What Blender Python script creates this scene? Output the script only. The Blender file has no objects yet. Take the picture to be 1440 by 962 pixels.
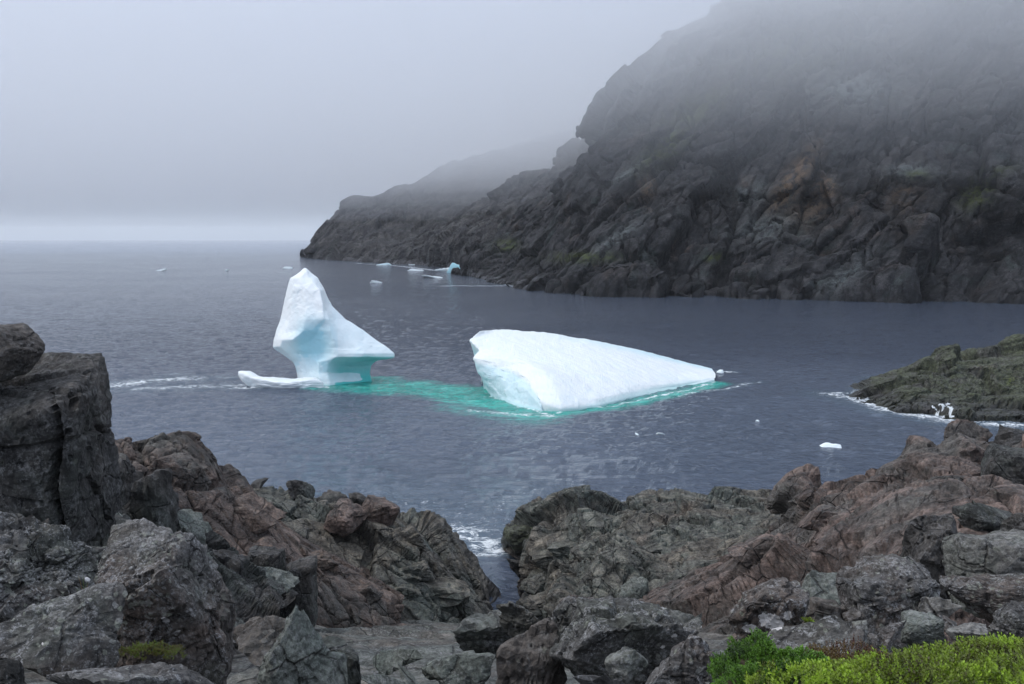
import bpy, bmesh, math, random
import numpy as np
from mathutils import Vector

# ------------------------------------------------------------------ camera, sky, sun, exposure
S = bpy.context.scene
COL = S.collection
H = 20.0                       # eye height above the sea
F = 1400.0                     # focal length in pixels of a 1440 px wide frame
PITCH = math.atan((481 - 335.5) / F)
cam_d = bpy.data.cameras.new('camera'); cam = bpy.data.objects.new('camera', cam_d); COL.objects.link(cam)
cam_d.lens = 35.0; cam_d.sensor_width = 36.0; cam_d.clip_start = 0.1; cam_d.clip_end = 40000
cam.location = (0, 0, H); cam.rotation_euler = (math.pi / 2 - PITCH, 0, 0)
S.camera = cam
S.render.engine = 'CYCLES'
S.cycles.volume_bounces = 6
S.cycles.max_bounces = 14
S.cycles.use_denoising = True
S.view_settings.view_transform = 'Standard'; S.view_settings.look = 'None'
S.view_settings.exposure = 0.0; S.view_settings.gamma = 1.0
SUN_EL, SUN_AZ = math.radians(50), math.radians(-98)       # azimuth from +Y (the view) towards +X
w = bpy.data.worlds.new('World'); S.world = w; w.use_nodes = True
nt = w.node_tree; nt.nodes.clear()
def WN(t): return nt.nodes.new(t)
sky = WN('ShaderNodeTexSky'); sky.sky_type = 'NISHITA'; sky.sun_disc = False
sky.sun_elevation = SUN_EL; sky.sun_rotation = SUN_AZ; sky.dust_density = 3.0
bg1 = WN('ShaderNodeBackground'); bg1.inputs['Strength'].default_value = 0.05
nt.links.new(sky.outputs[0], bg1.inputs[0])
tc = WN('ShaderNodeTexCoord'); sp = WN('ShaderNodeSeparateXYZ'); nt.links.new(tc.outputs['Generated'], sp.inputs[0])
ns = WN('ShaderNodeTexNoise'); ns.inputs['Scale'].default_value = 1.6; ns.inputs['Detail'].default_value = 3
mp = WN('ShaderNodeMapping'); mp.inputs['Scale'].default_value = (1, 1, 3.5)
nt.links.new(tc.outputs['Generated'], mp.inputs[0]); nt.links.new(mp.outputs[0], ns.inputs[0])
ma = WN('ShaderNodeMath'); ma.operation = 'MULTIPLY_ADD'; ma.inputs[1].default_value = 0.05; nt.links.new(ns.outputs[0], ma.inputs[0]); nt.links.new(sp.outputs[2], ma.inputs[2])
cr = WN('ShaderNodeValToRGB'); nt.links.new(ma.outputs[0], cr.inputs[0])
el = cr.color_ramp.elements
el[0].position = 0.0; el[0].color = (0.66, 0.79, 0.97, 1)
el[1].position = 1.0; el[1].color = (1.42, 1.54, 1.76, 1)
for p, c in ((0.055, (0.69, 0.81, 0.96, 1)), (0.078, (0.67, 0.775, 1.0, 1)), (0.2, (0.53, 0.625, 0.86, 1)), (0.45, (0.74, 0.84, 1.06, 1))):
    e = el.new(p); e.color = c
bg2 = WN('ShaderNodeBackground'); bg2.inputs['Strength'].default_value = 0.84
nt.links.new(cr.outputs[0], bg2.inputs[0])
ad = WN('ShaderNodeAddShader'); nt.links.new(bg1.outputs[0], ad.inputs[0]); nt.links.new(bg2.outputs[0], ad.inputs[1])
wo = WN('ShaderNodeOutputWorld'); nt.links.new(ad.outputs[0], wo.inputs[0])
sl = bpy.data.lights.new('sun', 'SUN'); sl.energy = 1.1; sl.angle = math.radians(11); sl.color = (1.0, 0.96, 0.9)
so = bpy.data.objects.new('sun', sl); COL.objects.link(so)
sdir = Vector((math.sin(SUN_AZ) * math.cos(SUN_EL), math.cos(SUN_AZ) * math.cos(SUN_EL), math.sin(SUN_EL)))
so.rotation_euler = (-sdir).to_track_quat('-Z', 'Y').to_euler(); so.location = (0, 0, 60)

# ------------------------------------------------------------------ numpy helpers
f32 = np.float32
def P(a):
    """(px, py, distance along the view's ground direction) -> world point"""
    a = np.asarray(a, float); r = (a[..., 0] - 720) / F; u = (481 - a[..., 1]) / F; d = a[..., 2]
    cp, sp_ = math.cos(PITCH), math.sin(PITCH)
    dy = cp + u * sp_; dz = -sp_ + u * cp
    return np.stack([r / dy * d, d, H + dz / dy * d], -1)
def T(py): return np.tan(PITCH + np.arctan((np.asarray(py, float) - 481) / F))
def WD(py, z=0.0): return (H - z) / T(py)          # distance at which a pixel row meets height z
def _h(ix, iy, iz, s):
    h = (ix.astype(np.int64) * 73856093) ^ (iy.astype(np.int64) * 19349663) ^ (iz.astype(np.int64) * 83492791) ^ (s * 2654435761 & 0x7fffffff)
    h = h & 0xffffffff
    h = ((h ^ (h >> 15)) * 0x2c1b3c6d) & 0xffffffff; h = ((h ^ (h >> 12)) * 0x297a2d39) & 0xffffffff
    return (h ^ (h >> 15)) & 0xffffffff
def _f(h, k=0):
    h = (h * (1664525 + 2 * k * 7919) + 1013904223 * (k + 1)) & 0xffffffff
    h = ((h ^ (h >> 13)) * 0x5bd1e995) & 0xffffffff
    return ((h ^ (h >> 15)) & 0xffffff).astype(f32) / f32(16777215.0)
def vnoise(p, s=0):
    i = np.floor(p); f = (p - i).astype(f32); i = i.astype(np.int64); f = f * f * f * (f * (f * 6 - 15) + 10)
    out = 0
    for dx in (0, 1):
        for dy in (0, 1):
            for dz in (0, 1):
                wgt = (f[:, 0] if dx else 1 - f[:, 0]) * (f[:, 1] if dy else 1 - f[:, 1]) * (f[:, 2] if dz else 1 - f[:, 2])
                out = out + wgt * _f(_h(i[:, 0] + dx, i[:, 1] + dy, i[:, 2] + dz, s))
    return out * 2 - 1
RM = np.array([[0.36, 0.48, -0.8], [-0.8, 0.6, 0.0], [0.48, 0.64, 0.6]])
def fbm(p, o=4, s=0, g=0.5, ridge=False):
    a, t, out = 1.0, 0.0, 0
    for k in range(o):
        n = vnoise(p, s + k * 17)
        if ridge: n = 1 - 2 * np.abs(n)
        out = out + a * n; t += a; a *= g; p = p @ RM.T * 2.03 + 11.3
    return out / t
def voro(p, s=0):
    """nearest jittered cell: hash, vector to its centre, and F2 - F1"""
    i = np.floor(p).astype(np.int64); n = len(p)
    b1 = np.full(n, 9.0, f32); b2 = np.full(n, 9.0, f32); hh = np.zeros(n, np.int64); vec = np.zeros((n, 3), f32)
    for dx in (-1, 0, 1):
        for dy in (-1, 0, 1):
            for dz in (-1, 0, 1):
                c = i + (dx, dy, dz); h = _h(c[:, 0], c[:, 1], c[:, 2], s)
                v = (np.stack([_f(h, 1), _f(h, 2), _f(h, 3)], 1) * 0.9 + 0.05 + c - p).astype(f32)
                d = np.einsum('ij,ij->i', v, v); m = d < b1
                b2 = np.where(m, b1, np.minimum(b2, d)); b1 = np.where(m, d, b1)
                hh = np.where(m, h, hh); vec[m] = v[m]
    return hh, vec, np.sqrt(b2) - np.sqrt(b1)
def basis(dip=0.0, strike=0.0, st=(1, 1, 1)):
    """rotation + stretch: columns scale the strata frame"""
    c, s = math.cos(dip), math.sin(dip); A = np.array([[c, 0, -s], [0, 1, 0], [s, 0, c]])
    c, s = math.cos(strike), math.sin(strike); B = np.array([[c, -s, 0], [s, c, 0], [0, 0, 1]])
    return (np.diag(1 / np.array(st, float)) @ A @ B).T
def facets(p, scale, s, M=None, tilt=0.8, crack=0.0, cw=0.08, warp=0.15, step=0.4):
    q = p / scale
    q = q + warp * np.stack([vnoise(q * 1.7, s + 5), vnoise(q * 1.7, s + 6), vnoise(q * 1.7, s + 7)], 1)
    if M is not None: q = q @ M
    h, v, e = voro(q, s)
    o = step * (_f(h, 5) * 2 - 1) + tilt * ((_f(h, 6) * 2 - 1) * v[:, 0] + (_f(h, 7) * 2 - 1) * v[:, 1] + (_f(h, 8) * 2 - 1) * v[:, 2]) * 2
    if crack: o = o - crack * (1 - np.clip(e / cw, 0, 1)) ** 1.5
    return o
def rock2(G, sz, s, M=None, k=1.0, lump=(), ridge=False, crisp=False):
    """coarse blocks first, then finer breakage measured on the displaced surface"""
    N = gnormals(G); sh = G.shape; p = G.reshape(-1, 3); n = N.reshape(-1, 3); flip = np.median(n[:, 1] - n[:, 2]) > 0
    sg = -1.0 if flip else 1.0
    d = 0.20 * facets(p, sz, s, M, tilt=.9, warp=.10, step=.5, crack=.75, cw=.045) + 0.07 * fbm(p / sz * .7, 3, s + 3)
    d = d * sz * k
    for (ls, la) in lump: d = d + la * fbm(p / ls, 2, s + 50, ridge=ridge)
    G1 = (p + sg * n * d[:, None]).reshape(sh)
    G1 = G1 if crisp else smooth(G1, 1); n = sg * gnormals(smooth(G1, 2)).reshape(-1, 3); p = G1.reshape(-1, 3)
    d = 0.062 * facets(p, sz * .40, s + 31, M, tilt=.9, crack=1.9, cw=.06, warp=.08) * sz * k
    G2 = smooth((p + n * d[:, None]).reshape(sh), 0 if crisp else 1); n = sg * gnormals(smooth(G2, 1)).reshape(-1, 3); p = G2.reshape(-1, 3)
    fk = 1.25 if crisp else .95
    d = fk * (0.020 * facets(p, sz * .16, s + 77, M, tilt=.8, crack=1.8, cw=0.09) + 0.006 * facets(p, sz * .065, s + 91, M, crack=1.0, cw=.1) + 0.012 * fbm(p / sz * 6, 3, s + 9, ridge=True)) * sz * k
    Vo = (p + n * d[:, None]).reshape(sh)
    return Vo.reshape(-1, 3), n, flip
def rockdisp(p, sz, s, M=None, k=1.0):
    """displacement of fractured rock; sz is the size of the largest blocks"""
    d = 0.16 * facets(p, sz, s, M, crack=1.0, cw=0.07) + 0.075 * facets(p, sz * .42, s + 31, M, crack=1.1, cw=0.1) + 0.034 * facets(p, sz * .17, s + 77, M, crack=1.0, cw=0.12)
    d = d + 0.10 * fbm(p / sz * 1.3, 5, s + 3) + 0.03 * fbm(p / sz * 7, 3, s + 9, ridge=True)
    return d * sz * k
def cr_interp(pts, t):
    """Catmull-Rom through pts (n,k) at parameters t in 0..1 (chord-length spaced)"""
    pts = np.asarray(pts, float); n = len(pts)
    if n == 2: return pts[0] * (1 - t[:, None]) + pts[1] * t[:, None]
    L = np.r_[0, np.cumsum(np.sqrt(((pts[1:] - pts[:-1]) ** 2).sum(1)) ** .7 + 1e-6)]; L /= L[-1]
    i = np.clip(np.searchsorted(L, t, 'right') - 1, 0, n - 2); f = (t - L[i]) / (L[i + 1] - L[i])
    a = pts[np.maximum(i - 1, 0)]; b = pts[i]; c = pts[i + 1]; d = pts[np.minimum(i + 2, n - 1)]
    f = f[:, None]; lin = b + (c - b) * f
    cat = 0.5 * (2 * b + (c - a) * f + (2 * a - 5 * b + 4 * c - d) * f ** 2 + (3 * b - a - 3 * c + d) * f ** 3)
    return 0.5 * lin + 0.5 * cat
def loft(rows, nu, nv, world=False, tv=None, crest=None):
    R = [cr_interp(np.asarray(r, float) if world else P(r), np.linspace(0, 1, nu)) for r in rows]
    R = np.stack(R)                                        # rows, nu, 3
    t = np.linspace(0, 1, nv) if tv is None else tv
    n = len(R); L = np.r_[0, np.cumsum(np.sqrt(((R[1:] - R[:-1]) ** 2).sum(2)).mean(1) + 1e-6)]; L /= L[-1]
    if crest: m_ = int(nv * .84); t = np.r_[np.linspace(0, L[crest], m_, endpoint=False), np.linspace(L[crest], 1, nv - m_)]
    i = np.clip(np.searchsorted(L, t, 'right') - 1, 0, n - 2); f = ((t - L[i]) / (L[i + 1] - L[i]))[:, None, None]
    a = R[np.maximum(i - 1, 0)]; b = R[i]; c = R[i + 1]; d = R[np.minimum(i + 2, n - 1)]
    cat = 0.5 * (2 * b + (c - a) * f + (2 * a - 5 * b + 4 * c - d) * f ** 2 + (3 * b - a - 3 * c + d) * f ** 3)
    return 0.5 * cat + 0.5 * (b + (c - b) * f)
def gnormals(G, closed=False):
    if closed: du = np.roll(G, -1, 1) - np.roll(G, 1, 1)
    else: du = np.gradient(G, axis=1)
    dv = np.gradient(G, axis=0); n = np.cross(du, dv); n /= np.linalg.norm(n, axis=2, keepdims=True) + 1e-9
    return n
def smooth(G, it, closed=False):
    for _ in range(it):
        A = G.copy(); A[1:-1] = (G[:-2] + 2 * G[1:-1] + G[2:]) / 4
        if closed: G = (np.roll(A, 1, 1) + 2 * A + np.roll(A, -1, 1)) / 4
        else: G = A.copy(); G[:, 1:-1] = (A[:, :-2] + 2 * A[:, 1:-1] + A[:, 2:]) / 4
    return G
def gridfaces(nv, nu, closed=False):
    i = np.arange(nv * nu).reshape(nv, nu)
    if closed: j = np.roll(i, -1, 1); a, b, c, d = i[:-1], j[:-1], j[1:], i[1:]
    else: a, b, c, d = i[:-1, :-1], i[:-1, 1:], i[1:, 1:], i[1:, :-1]
    return np.stack([a, b, c, d], -1).reshape(-1, 4)
def mesh(name, V, Fc, mat, parent=None, base=None, attrs=None, shade=True):
    V = np.asarray(V, float).reshape(-1, 3); Fc = np.asarray(Fc)
    if base is None: base = (V[:, 0].mean(), V[:, 1].mean(), V[:, 2].min()) if parent is None else (0, 0, 0)
    base = np.array(base, float)
    me = bpy.data.meshes.new(name); k = Fc.shape[1]
    me.vertices.add(len(V)); me.vertices.foreach_set('co', (V - base).astype(f32).ravel())
    me.loops.add(Fc.size); me.loops.foreach_set('vertex_index', Fc.astype(np.int32).ravel())
    me.polygons.add(len(Fc)); me.polygons.foreach_set('loop_start', np.arange(0, Fc.size, k, dtype=np.int32))
    me.polygons.foreach_set('use_smooth', np.full(len(Fc), shade, bool))
    for an, av in (attrs or {}).items():
        at = me.attributes.new(an, 'FLOAT', 'POINT'); at.data.foreach_set('value', np.asarray(av, f32).ravel())
    me.update(); me.validate()
    me.materials.append(mat)
    o = bpy.data.objects.new(name, me); COL.objects.link(o); o.location = base
    if parent is not None: o.parent = parent; o.location = base - np.array(parent.location) if not np.allclose(base, 0) else -np.array(parent.location)
    return o
def tag(o, label=None, cat=None, group=None, kind=None):
    if label: o['label'] = label
    if cat: o['category'] = cat
    if group: o['group'] = group
    if kind: o['kind'] = kind
    return o

# ------------------------------------------------------------------ materials
class NT:
    def __init__(s, name):
        s.m = bpy.data.materials.new(name); s.m.use_nodes = True; s.t = s.m.node_tree; s.t.nodes.clear()
        s.out = s.t.nodes.new('ShaderNodeOutputMaterial')
    def n(s, typ, ins=None, **kw):
        nd = s.t.nodes.new('ShaderNode' + typ)
        for k, v in kw.items(): setattr(nd, k, v)
        for k, v in (ins or {}).items():
            if isinstance(v, bpy.types.NodeSocket): s.t.links.new(v, nd.inputs[k])
            else: nd.inputs[k].default_value = v
        return nd
    def math(s, op, a, b=0.0, c=0.0, clamp=False):
        nd = s.n('Math', {0: a, 1: b, 2: c}, operation=op); nd.use_clamp = clamp; return nd.outputs[0]
    def noise(s, co, scale, det=6, rough=0.6, dist=0.0, out='Fac'):
        return s.n('TexNoise', {'Vector': co, 'Scale': scale, 'Detail': det, 'Roughness': rough, 'Distortion': dist}).outputs[out]
    def ramp(s, v, lo, hi, a=0.0, b=1.0):
        return s.n('MapRange', {0: v, 1: lo, 2: hi, 3: a, 4: b}, interpolation_type='SMOOTHSTEP').outputs[0]
    def mix(s, f, a, b, mode='MIX'):
        nd = s.n('Mix', data_type='RGBA', blend_type=mode)
        for k, v in ((0, f), (6, a), (7, b)):
            if isinstance(v, bpy.types.NodeSocket): s.t.links.new(v, nd.inputs[k])
            else: nd.inputs[k].default_value = (*v, 1) if isinstance(v, tuple) and len(v) == 3 else v
        return nd.outputs[2]
def rock_mat(name, base, alt, u=1.0, red=None, redamt=0.0, green=None, greenamt=0.0, lichen=0.0, strata=None, wet=False, moss=0.0, bump=1.0, rough=0.85, tan=0.0, patches=False):
    """u: size of the unit of detail in metres (boulder about 1, cliff about 12)"""
    g = NT(name); co = g.n('TexCoord').outputs['Object']
    geo = g.n('NewGeometry')
    wp = geo.outputs['Position']
    co = wp
    sep = g.n('SeparateXYZ', {0: geo.outputs['Normal']}); posz = g.n('SeparateXYZ', {0: wp}).outputs[2]
    K = 0.78 if name.startswith(('redd', 'olive', 'brown')) else 0.66; base = tuple(c * K for c in base); alt = tuple(c * K for c in alt); red = red and tuple(c * K for c in red); green = green and tuple(c * K for c in green)
    n1 = g.noise(co, 0.9 / u, 8, 0.65, 0.6); n2 = g.noise(co, 4.5 / u, 8, 0.7, 0.3); n3 = g.noise(co, 22 / u, 5, 0.7)
    col = g.mix(g.ramp(n1, 0.35, 0.65), base, alt)
    if red: col = g.mix(g.math('MULTIPLY', g.ramp(g.noise(co, 0.35 / u, 6, 0.6, 1.0), 0.5 - redamt * .25, 0.68 - redamt * .3), 0.9), col, red)
    if green: col = g.mix(g.math('MULTIPLY', g.ramp(g.noise(co, 0.55 / u, 7, 0.65, 0.5, ), 0.56 - greenamt * .25, 0.72 - greenamt * .25), 0.8), col, green)
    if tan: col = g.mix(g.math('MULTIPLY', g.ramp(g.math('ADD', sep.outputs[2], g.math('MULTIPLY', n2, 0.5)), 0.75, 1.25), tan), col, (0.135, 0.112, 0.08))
    if strata:
        mpn = g.n('Mapping', {0: co, 2: strata, 3: (1, 1, 7)}, vector_type='TEXTURE'); mpn.inputs[3].default_value = (2.6, 2.6, 0.22)
        st = g.noise(mpn.outputs[0], 1.2 / u, 7, 0.65, 0.2)
        col = g.mix(g.ramp(st, 0.42, 0.58), col, g.mix(1.0, col, (0.48, 0.47, 0.46), 'MULTIPLY'))
    else: st = n1
    col = g.mix(1.0, col, g.n('CombineColor', {0: g.ramp(n2, 0.28, 0.72, 0.42, 1.7), 1: g.ramp(n2, 0.28, 0.72, 0.42, 1.7), 2: g.ramp(n2, 0.28, 0.72, 0.42, 1.7)}).outputs[0], 'MULTIPLY')
    col = g.mix(1.0, col, g.n('CombineColor', {0: g.ramp(n3, 0.32, 0.68, 0.55, 1.55), 1: g.ramp(n3, 0.32, 0.68, 0.55, 1.55), 2: g.ramp(n3, 0.32, 0.68, 0.55, 1.55)}).outputs[0], 'MULTIPLY')
    bh = g.math('ADD', g.math('MULTIPLY', n2, 0.5), g.math('MULTIPLY', n3, 0.14)); bh = g.math('ADD', bh, g.math('MULTIPLY', st, 0.5))
    vo = g.n('TexVoronoi', {'Vector': g.n('MixRGB', {0: 0.12 * 1.0, 1: co, 2: g.noise(co, 2.2 / u, 3, 0.5, 0, 'Color')}).outputs[0], 'Scale': 1.9 / u}, feature='DISTANCE_TO_EDGE').outputs[0]
    crk = g.ramp(vo, 0.0, 0.028, 0.0, 1.0)
    msk = g.ramp(g.noise(co, 1.3 / u, 2), 0.45, 0.6)
    crk = g.math('MAXIMUM', crk, msk)
    bh = g.math('ADD', bh, g.math('MULTIPLY', crk, 0.3))
    col = g.mix(crk, g.mix(1.0, col, (0.28, 0.27, 0.26), 'MULTIPLY'), col)
    if lichen:
        big = g.noise(co, 1.1 / u, 4, 0.6, 0.5)
        v2 = g.n('TexVoronoi', {'Vector': g.n('MixRGB', {0: 0.06, 1: co, 2: g.noise(co, 9 / u, 3, 0.6, 0, 'Color')}).outputs[0], 'Scale': 17.0 / u, 'Randomness': 1.0}, feature='F1')
        sz = g.n('SeparateColor', {0: v2.outputs['Color']})
        thr = g.math('MULTIPLY', g.ramp(sz.outputs[0], 0.35, 1.0, 0.0, 0.62), g.ramp(big, 0.36, 0.62, 0.25, 1.1))
        spot = g.ramp(g.math('SUBTRACT', thr, v2.outputs['Distance']), -0.02, 0.1)
        spot = g.math('MULTIPLY', spot, g.ramp(g.noise(co, 60 / u, 3, 0.7), 0.3, 0.62, 0.25, 1.0))
        tint = g.mix(sz.outputs[1], (0.30, 0.30, 0.29), (0.24, 0.26, 0.20))
        col = g.mix(g.math('MULTIPLY', spot, 0.6 * lichen, clamp=True), col, tint)
        crust = g.math('MULTIPLY', g.ramp(g.noise(co, 3.1 / u, 9, 0.8, 0.8), 0.44, 0.62), g.ramp(g.noise(co, 30 / u, 5, 0.8, 0.6), 0.46, 0.6))
        col = g.mix(g.math('MULTIPLY', crust, 0.95 * lichen, clamp=True), col, (0.30, 0.30, 0.30))
        bh = g.math('ADD', bh, g.math('MULTIPLY', spot, 0.05))
        fl_ = g.math('MULTIPLY', g.ramp(g.noise(co, 46 / u, 4, 0.8, 0.4), 0.60, 0.68), g.ramp(g.noise(co, 2.4 / u, 4, 0.7), 0.40, 0.62))
        col = g.mix(g.math('MULTIPLY', fl_, 0.9 * lichen, clamp=True), col, (0.42, 0.42, 0.42))
        wh = g.ramp(g.math('ADD', g.n('Attribute', attribute_name='white').outputs['Fac'], g.math('MULTIPLY', g.noise(co, 14 / u, 4, 0.7), 0.8)), 1.0, 1.06)
        col = g.mix(wh, col, (0.50, 0.48, 0.46))
    if moss:
        mm = g.math('MULTIPLY', g.ramp(g.noise(co, 0.28 / u, 6, 0.7, 0.6), 0.62 - moss * .12, 0.72 - moss * .12), g.ramp(sep.outputs[2], 0.25, 0.6))
        col = g.mix(mm, col, g.mix(g.noise(co, 3 / u), (0.035, 0.055, 0.012), (0.10, 0.11, 0.03)))
    if patches:
        br = g.ramp(g.noise(co, 1.7 / u, 6, 0.75, 0.5), 0.38, 0.6)
        for an, cc in (('ochre', (0.15, 0.10, 0.062)), ('scree', (0.13, 0.145, 0.14)), ('moss', (0.062, 0.075, 0.02))):
            col = g.mix(g.math('MULTIPLY', g.n('Attribute', attribute_name=an).outputs['Fac'], br, clamp=True), col, g.mix(1.0, cc, g.n('CombineColor', {0: g.ramp(n3, .3, .7, .5, 1.4), 1: g.ramp(n3, .3, .7, .5, 1.4), 2: g.ramp(n3, .3, .7, .5, 1.4)}).outputs[0], 'MULTIPLY'))
    ro = rough
    if wet:
        wt = g.ramp(g.math('ADD', posz, g.math('MULTIPLY', n1, -2.2 if u < 5 else -9.0)), -0.4 if u < 5 else -5.0, 0.9 if u < 5 else 1.5, 1.0, 0.0)
        col = g.mix(wt, col, g.mix(1.0, col, (0.42, 0.40, 0.42), 'MULTIPLY')); ro = g.ramp(wt, 0, 1, rough, 0.35)
    bs = g.n('BsdfPrincipled', {'Base Color': col, 'Roughness': ro, 'Specular IOR Level': 0.35})
    bp = g.n('Bump', {'Strength': min(1.0, 0.9 * bump), 'Distance': 0.10 * u * bump, 'Height': bh}); g.t.links.new(bp.outputs[0], bs.inputs['Normal'])
    g.t.links.new(bs.outputs[0], g.out.inputs[0]); return g.m
ST = (0.35, -0.6, 0.3)
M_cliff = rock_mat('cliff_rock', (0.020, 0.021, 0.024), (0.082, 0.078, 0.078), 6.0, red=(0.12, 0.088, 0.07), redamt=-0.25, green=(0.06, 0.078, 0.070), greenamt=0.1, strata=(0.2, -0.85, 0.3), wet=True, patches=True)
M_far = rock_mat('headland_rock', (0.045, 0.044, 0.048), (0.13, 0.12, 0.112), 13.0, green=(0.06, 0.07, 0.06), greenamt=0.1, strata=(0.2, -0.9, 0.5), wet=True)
M_islet = rock_mat('islet_rock', (0.085, 0.088, 0.07), (0.13, 0.13, 0.115), 1.6, green=(0.07, 0.085, 0.04), greenamt=0.8, red=(0.13, 0.08, 0.06), redamt=-0.3, lichen=0.3, strata=(0.1, -0.5, 0.2), wet=True, moss=0.1)
M_red = rock_mat('reddish_rock', (0.095, 0.07, 0.06), (0.165, 0.12, 0.10), 2.0, green=(0.075, 0.075, 0.068), greenamt=0.45, strata=ST, lichen=0.25, wet=True)
M_red2 = rock_mat('reddish_brown_rock', (0.085, 0.066, 0.056), (0.15, 0.108, 0.086), 2.0, green=(0.075, 0.076, 0.068), greenamt=0.3, strata=(0.35, 0.6, 0.3), lichen=0.25, wet=True)
M_olive = rock_mat('olive_rock', (0.07, 0.068, 0.06), (0.14, 0.125, 0.10), 2.0, green=(0.075, 0.092, 0.082), greenamt=0.6, red=(0.12, 0.09, 0.07), redamt=-0.2, strata=(0.2, 0.7, 0.2), lichen=0.3, wet=True, tan=0.3)
M_dark = rock_mat('dark_rock', (0.036, 0.036, 0.036), (0.08, 0.072, 0.064), 1.6, green=(0.06, 0.07, 0.06), greenamt=0.4, lichen=0.35, strata=(0.1, 1.2, 0.1))
M_brown = rock_mat('brown_rock', (0.06, 0.052, 0.046), (0.10, 0.086, 0.074), 1.5, lichen=0.35, green=(0.07, 0.07, 0.06), greenamt=0.4)
M_grey = rock_mat('grey_lichened_rock', (0.058, 0.055, 0.052), (0.12, 0.115, 0.11), 0.8, green=(0.07, 0.075, 0.062), greenamt=0.3, red=(0.085, 0.062, 0.048), redamt=0.1, lichen=1.0)
M_pale = rock_mat('pale_grey_rock', (0.13, 0.125, 0.115), (0.20, 0.195, 0.18), 1.0, green=(0.11, 0.12, 0.10), greenamt=0.4, lichen=0.6)
M_green = rock_mat('greenish_rock', (0.085, 0.10, 0.088), (0.14, 0.15, 0.13), 0.9, lichen=0.5)
M_slab = rock_mat('slab_rock', (0.12, 0.108, 0.09), (0.19, 0.17, 0.145), 1.6, green=(0.10, 0.115, 0.105), greenamt=0.6, strata=(0.1, 0.2, 0.4), lichen=0.6, wet=True)
MATS = dict(c=M_cliff, r=M_red, R=M_red2, o=M_olive, d=M_dark, b=M_brown, g=M_grey, p=M_pale, n=M_green, s=M_slab, i=M_islet)

def ice_mat(name, streak=False, seed=0.0):
    g = NT(name); co = g.n('NewGeometry').outputs['Position']
    cs = g.n('Mapping', {0: co, 1: (seed, 0, 0)}).outputs[0]
    bl = g.n('Attribute', attribute_name='blue').outputs['Fac']; te = g.n('Attribute', attribute_name='teal').outputs['Fac']
    n1 = g.noise(cs, 0.5, 6, 0.6, 0.4)
    bl = g.math('ADD', bl, g.math('MULTIPLY', g.ramp(n1, 0.45, 0.8), 0.16), clamp=True)
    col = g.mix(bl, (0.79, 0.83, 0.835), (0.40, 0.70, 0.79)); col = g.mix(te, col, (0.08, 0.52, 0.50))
    hgt = g.math('ADD', g.math('MULTIPLY', g.noise(cs, 0.9, 6, 0.62, 0.3), 0.9), g.math('MULTIPLY', g.noise(cs, 7.0, 4, 0.6), 0.12))
    if streak:
        mpn = g.n('Mapping', {0: co, 2: (0, -0.1, math.radians(20)), 3: (1, 1, 1)}); mpn.inputs[3].default_value = (5.0, 0.42, 0.42)
        sk = g.noise(mpn.outputs[0], 1.3, 6, 0.7, 0.25)
        hgt = g.math('ADD', hgt, g.math('MULTIPLY', sk, 0.9)); col = g.mix(g.ramp(sk, 0.5, 0.72, 0, 0.5), col, (0.60, 0.72, 0.76))
    bs = g.n('BsdfPrincipled', {'Base Color': col, 'Roughness': 0.38, 'IOR': 1.31, 'Subsurface Weight': 0.0})
    bp = g.n('Bump', {'Strength': 0.4 if not streak else 0.55, 'Distance': 0.16 if not streak else 0.24, 'Height': hgt}); g.t.links.new(bp.outputs[0], bs.inputs['Normal'])
    g.t.links.new(bs.outputs[0], g.out.inputs[0]); return g.m
M_ice = ice_mat('glacier_ice'); M_ice2 = ice_mat('grooved_glacier_ice', True)

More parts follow.
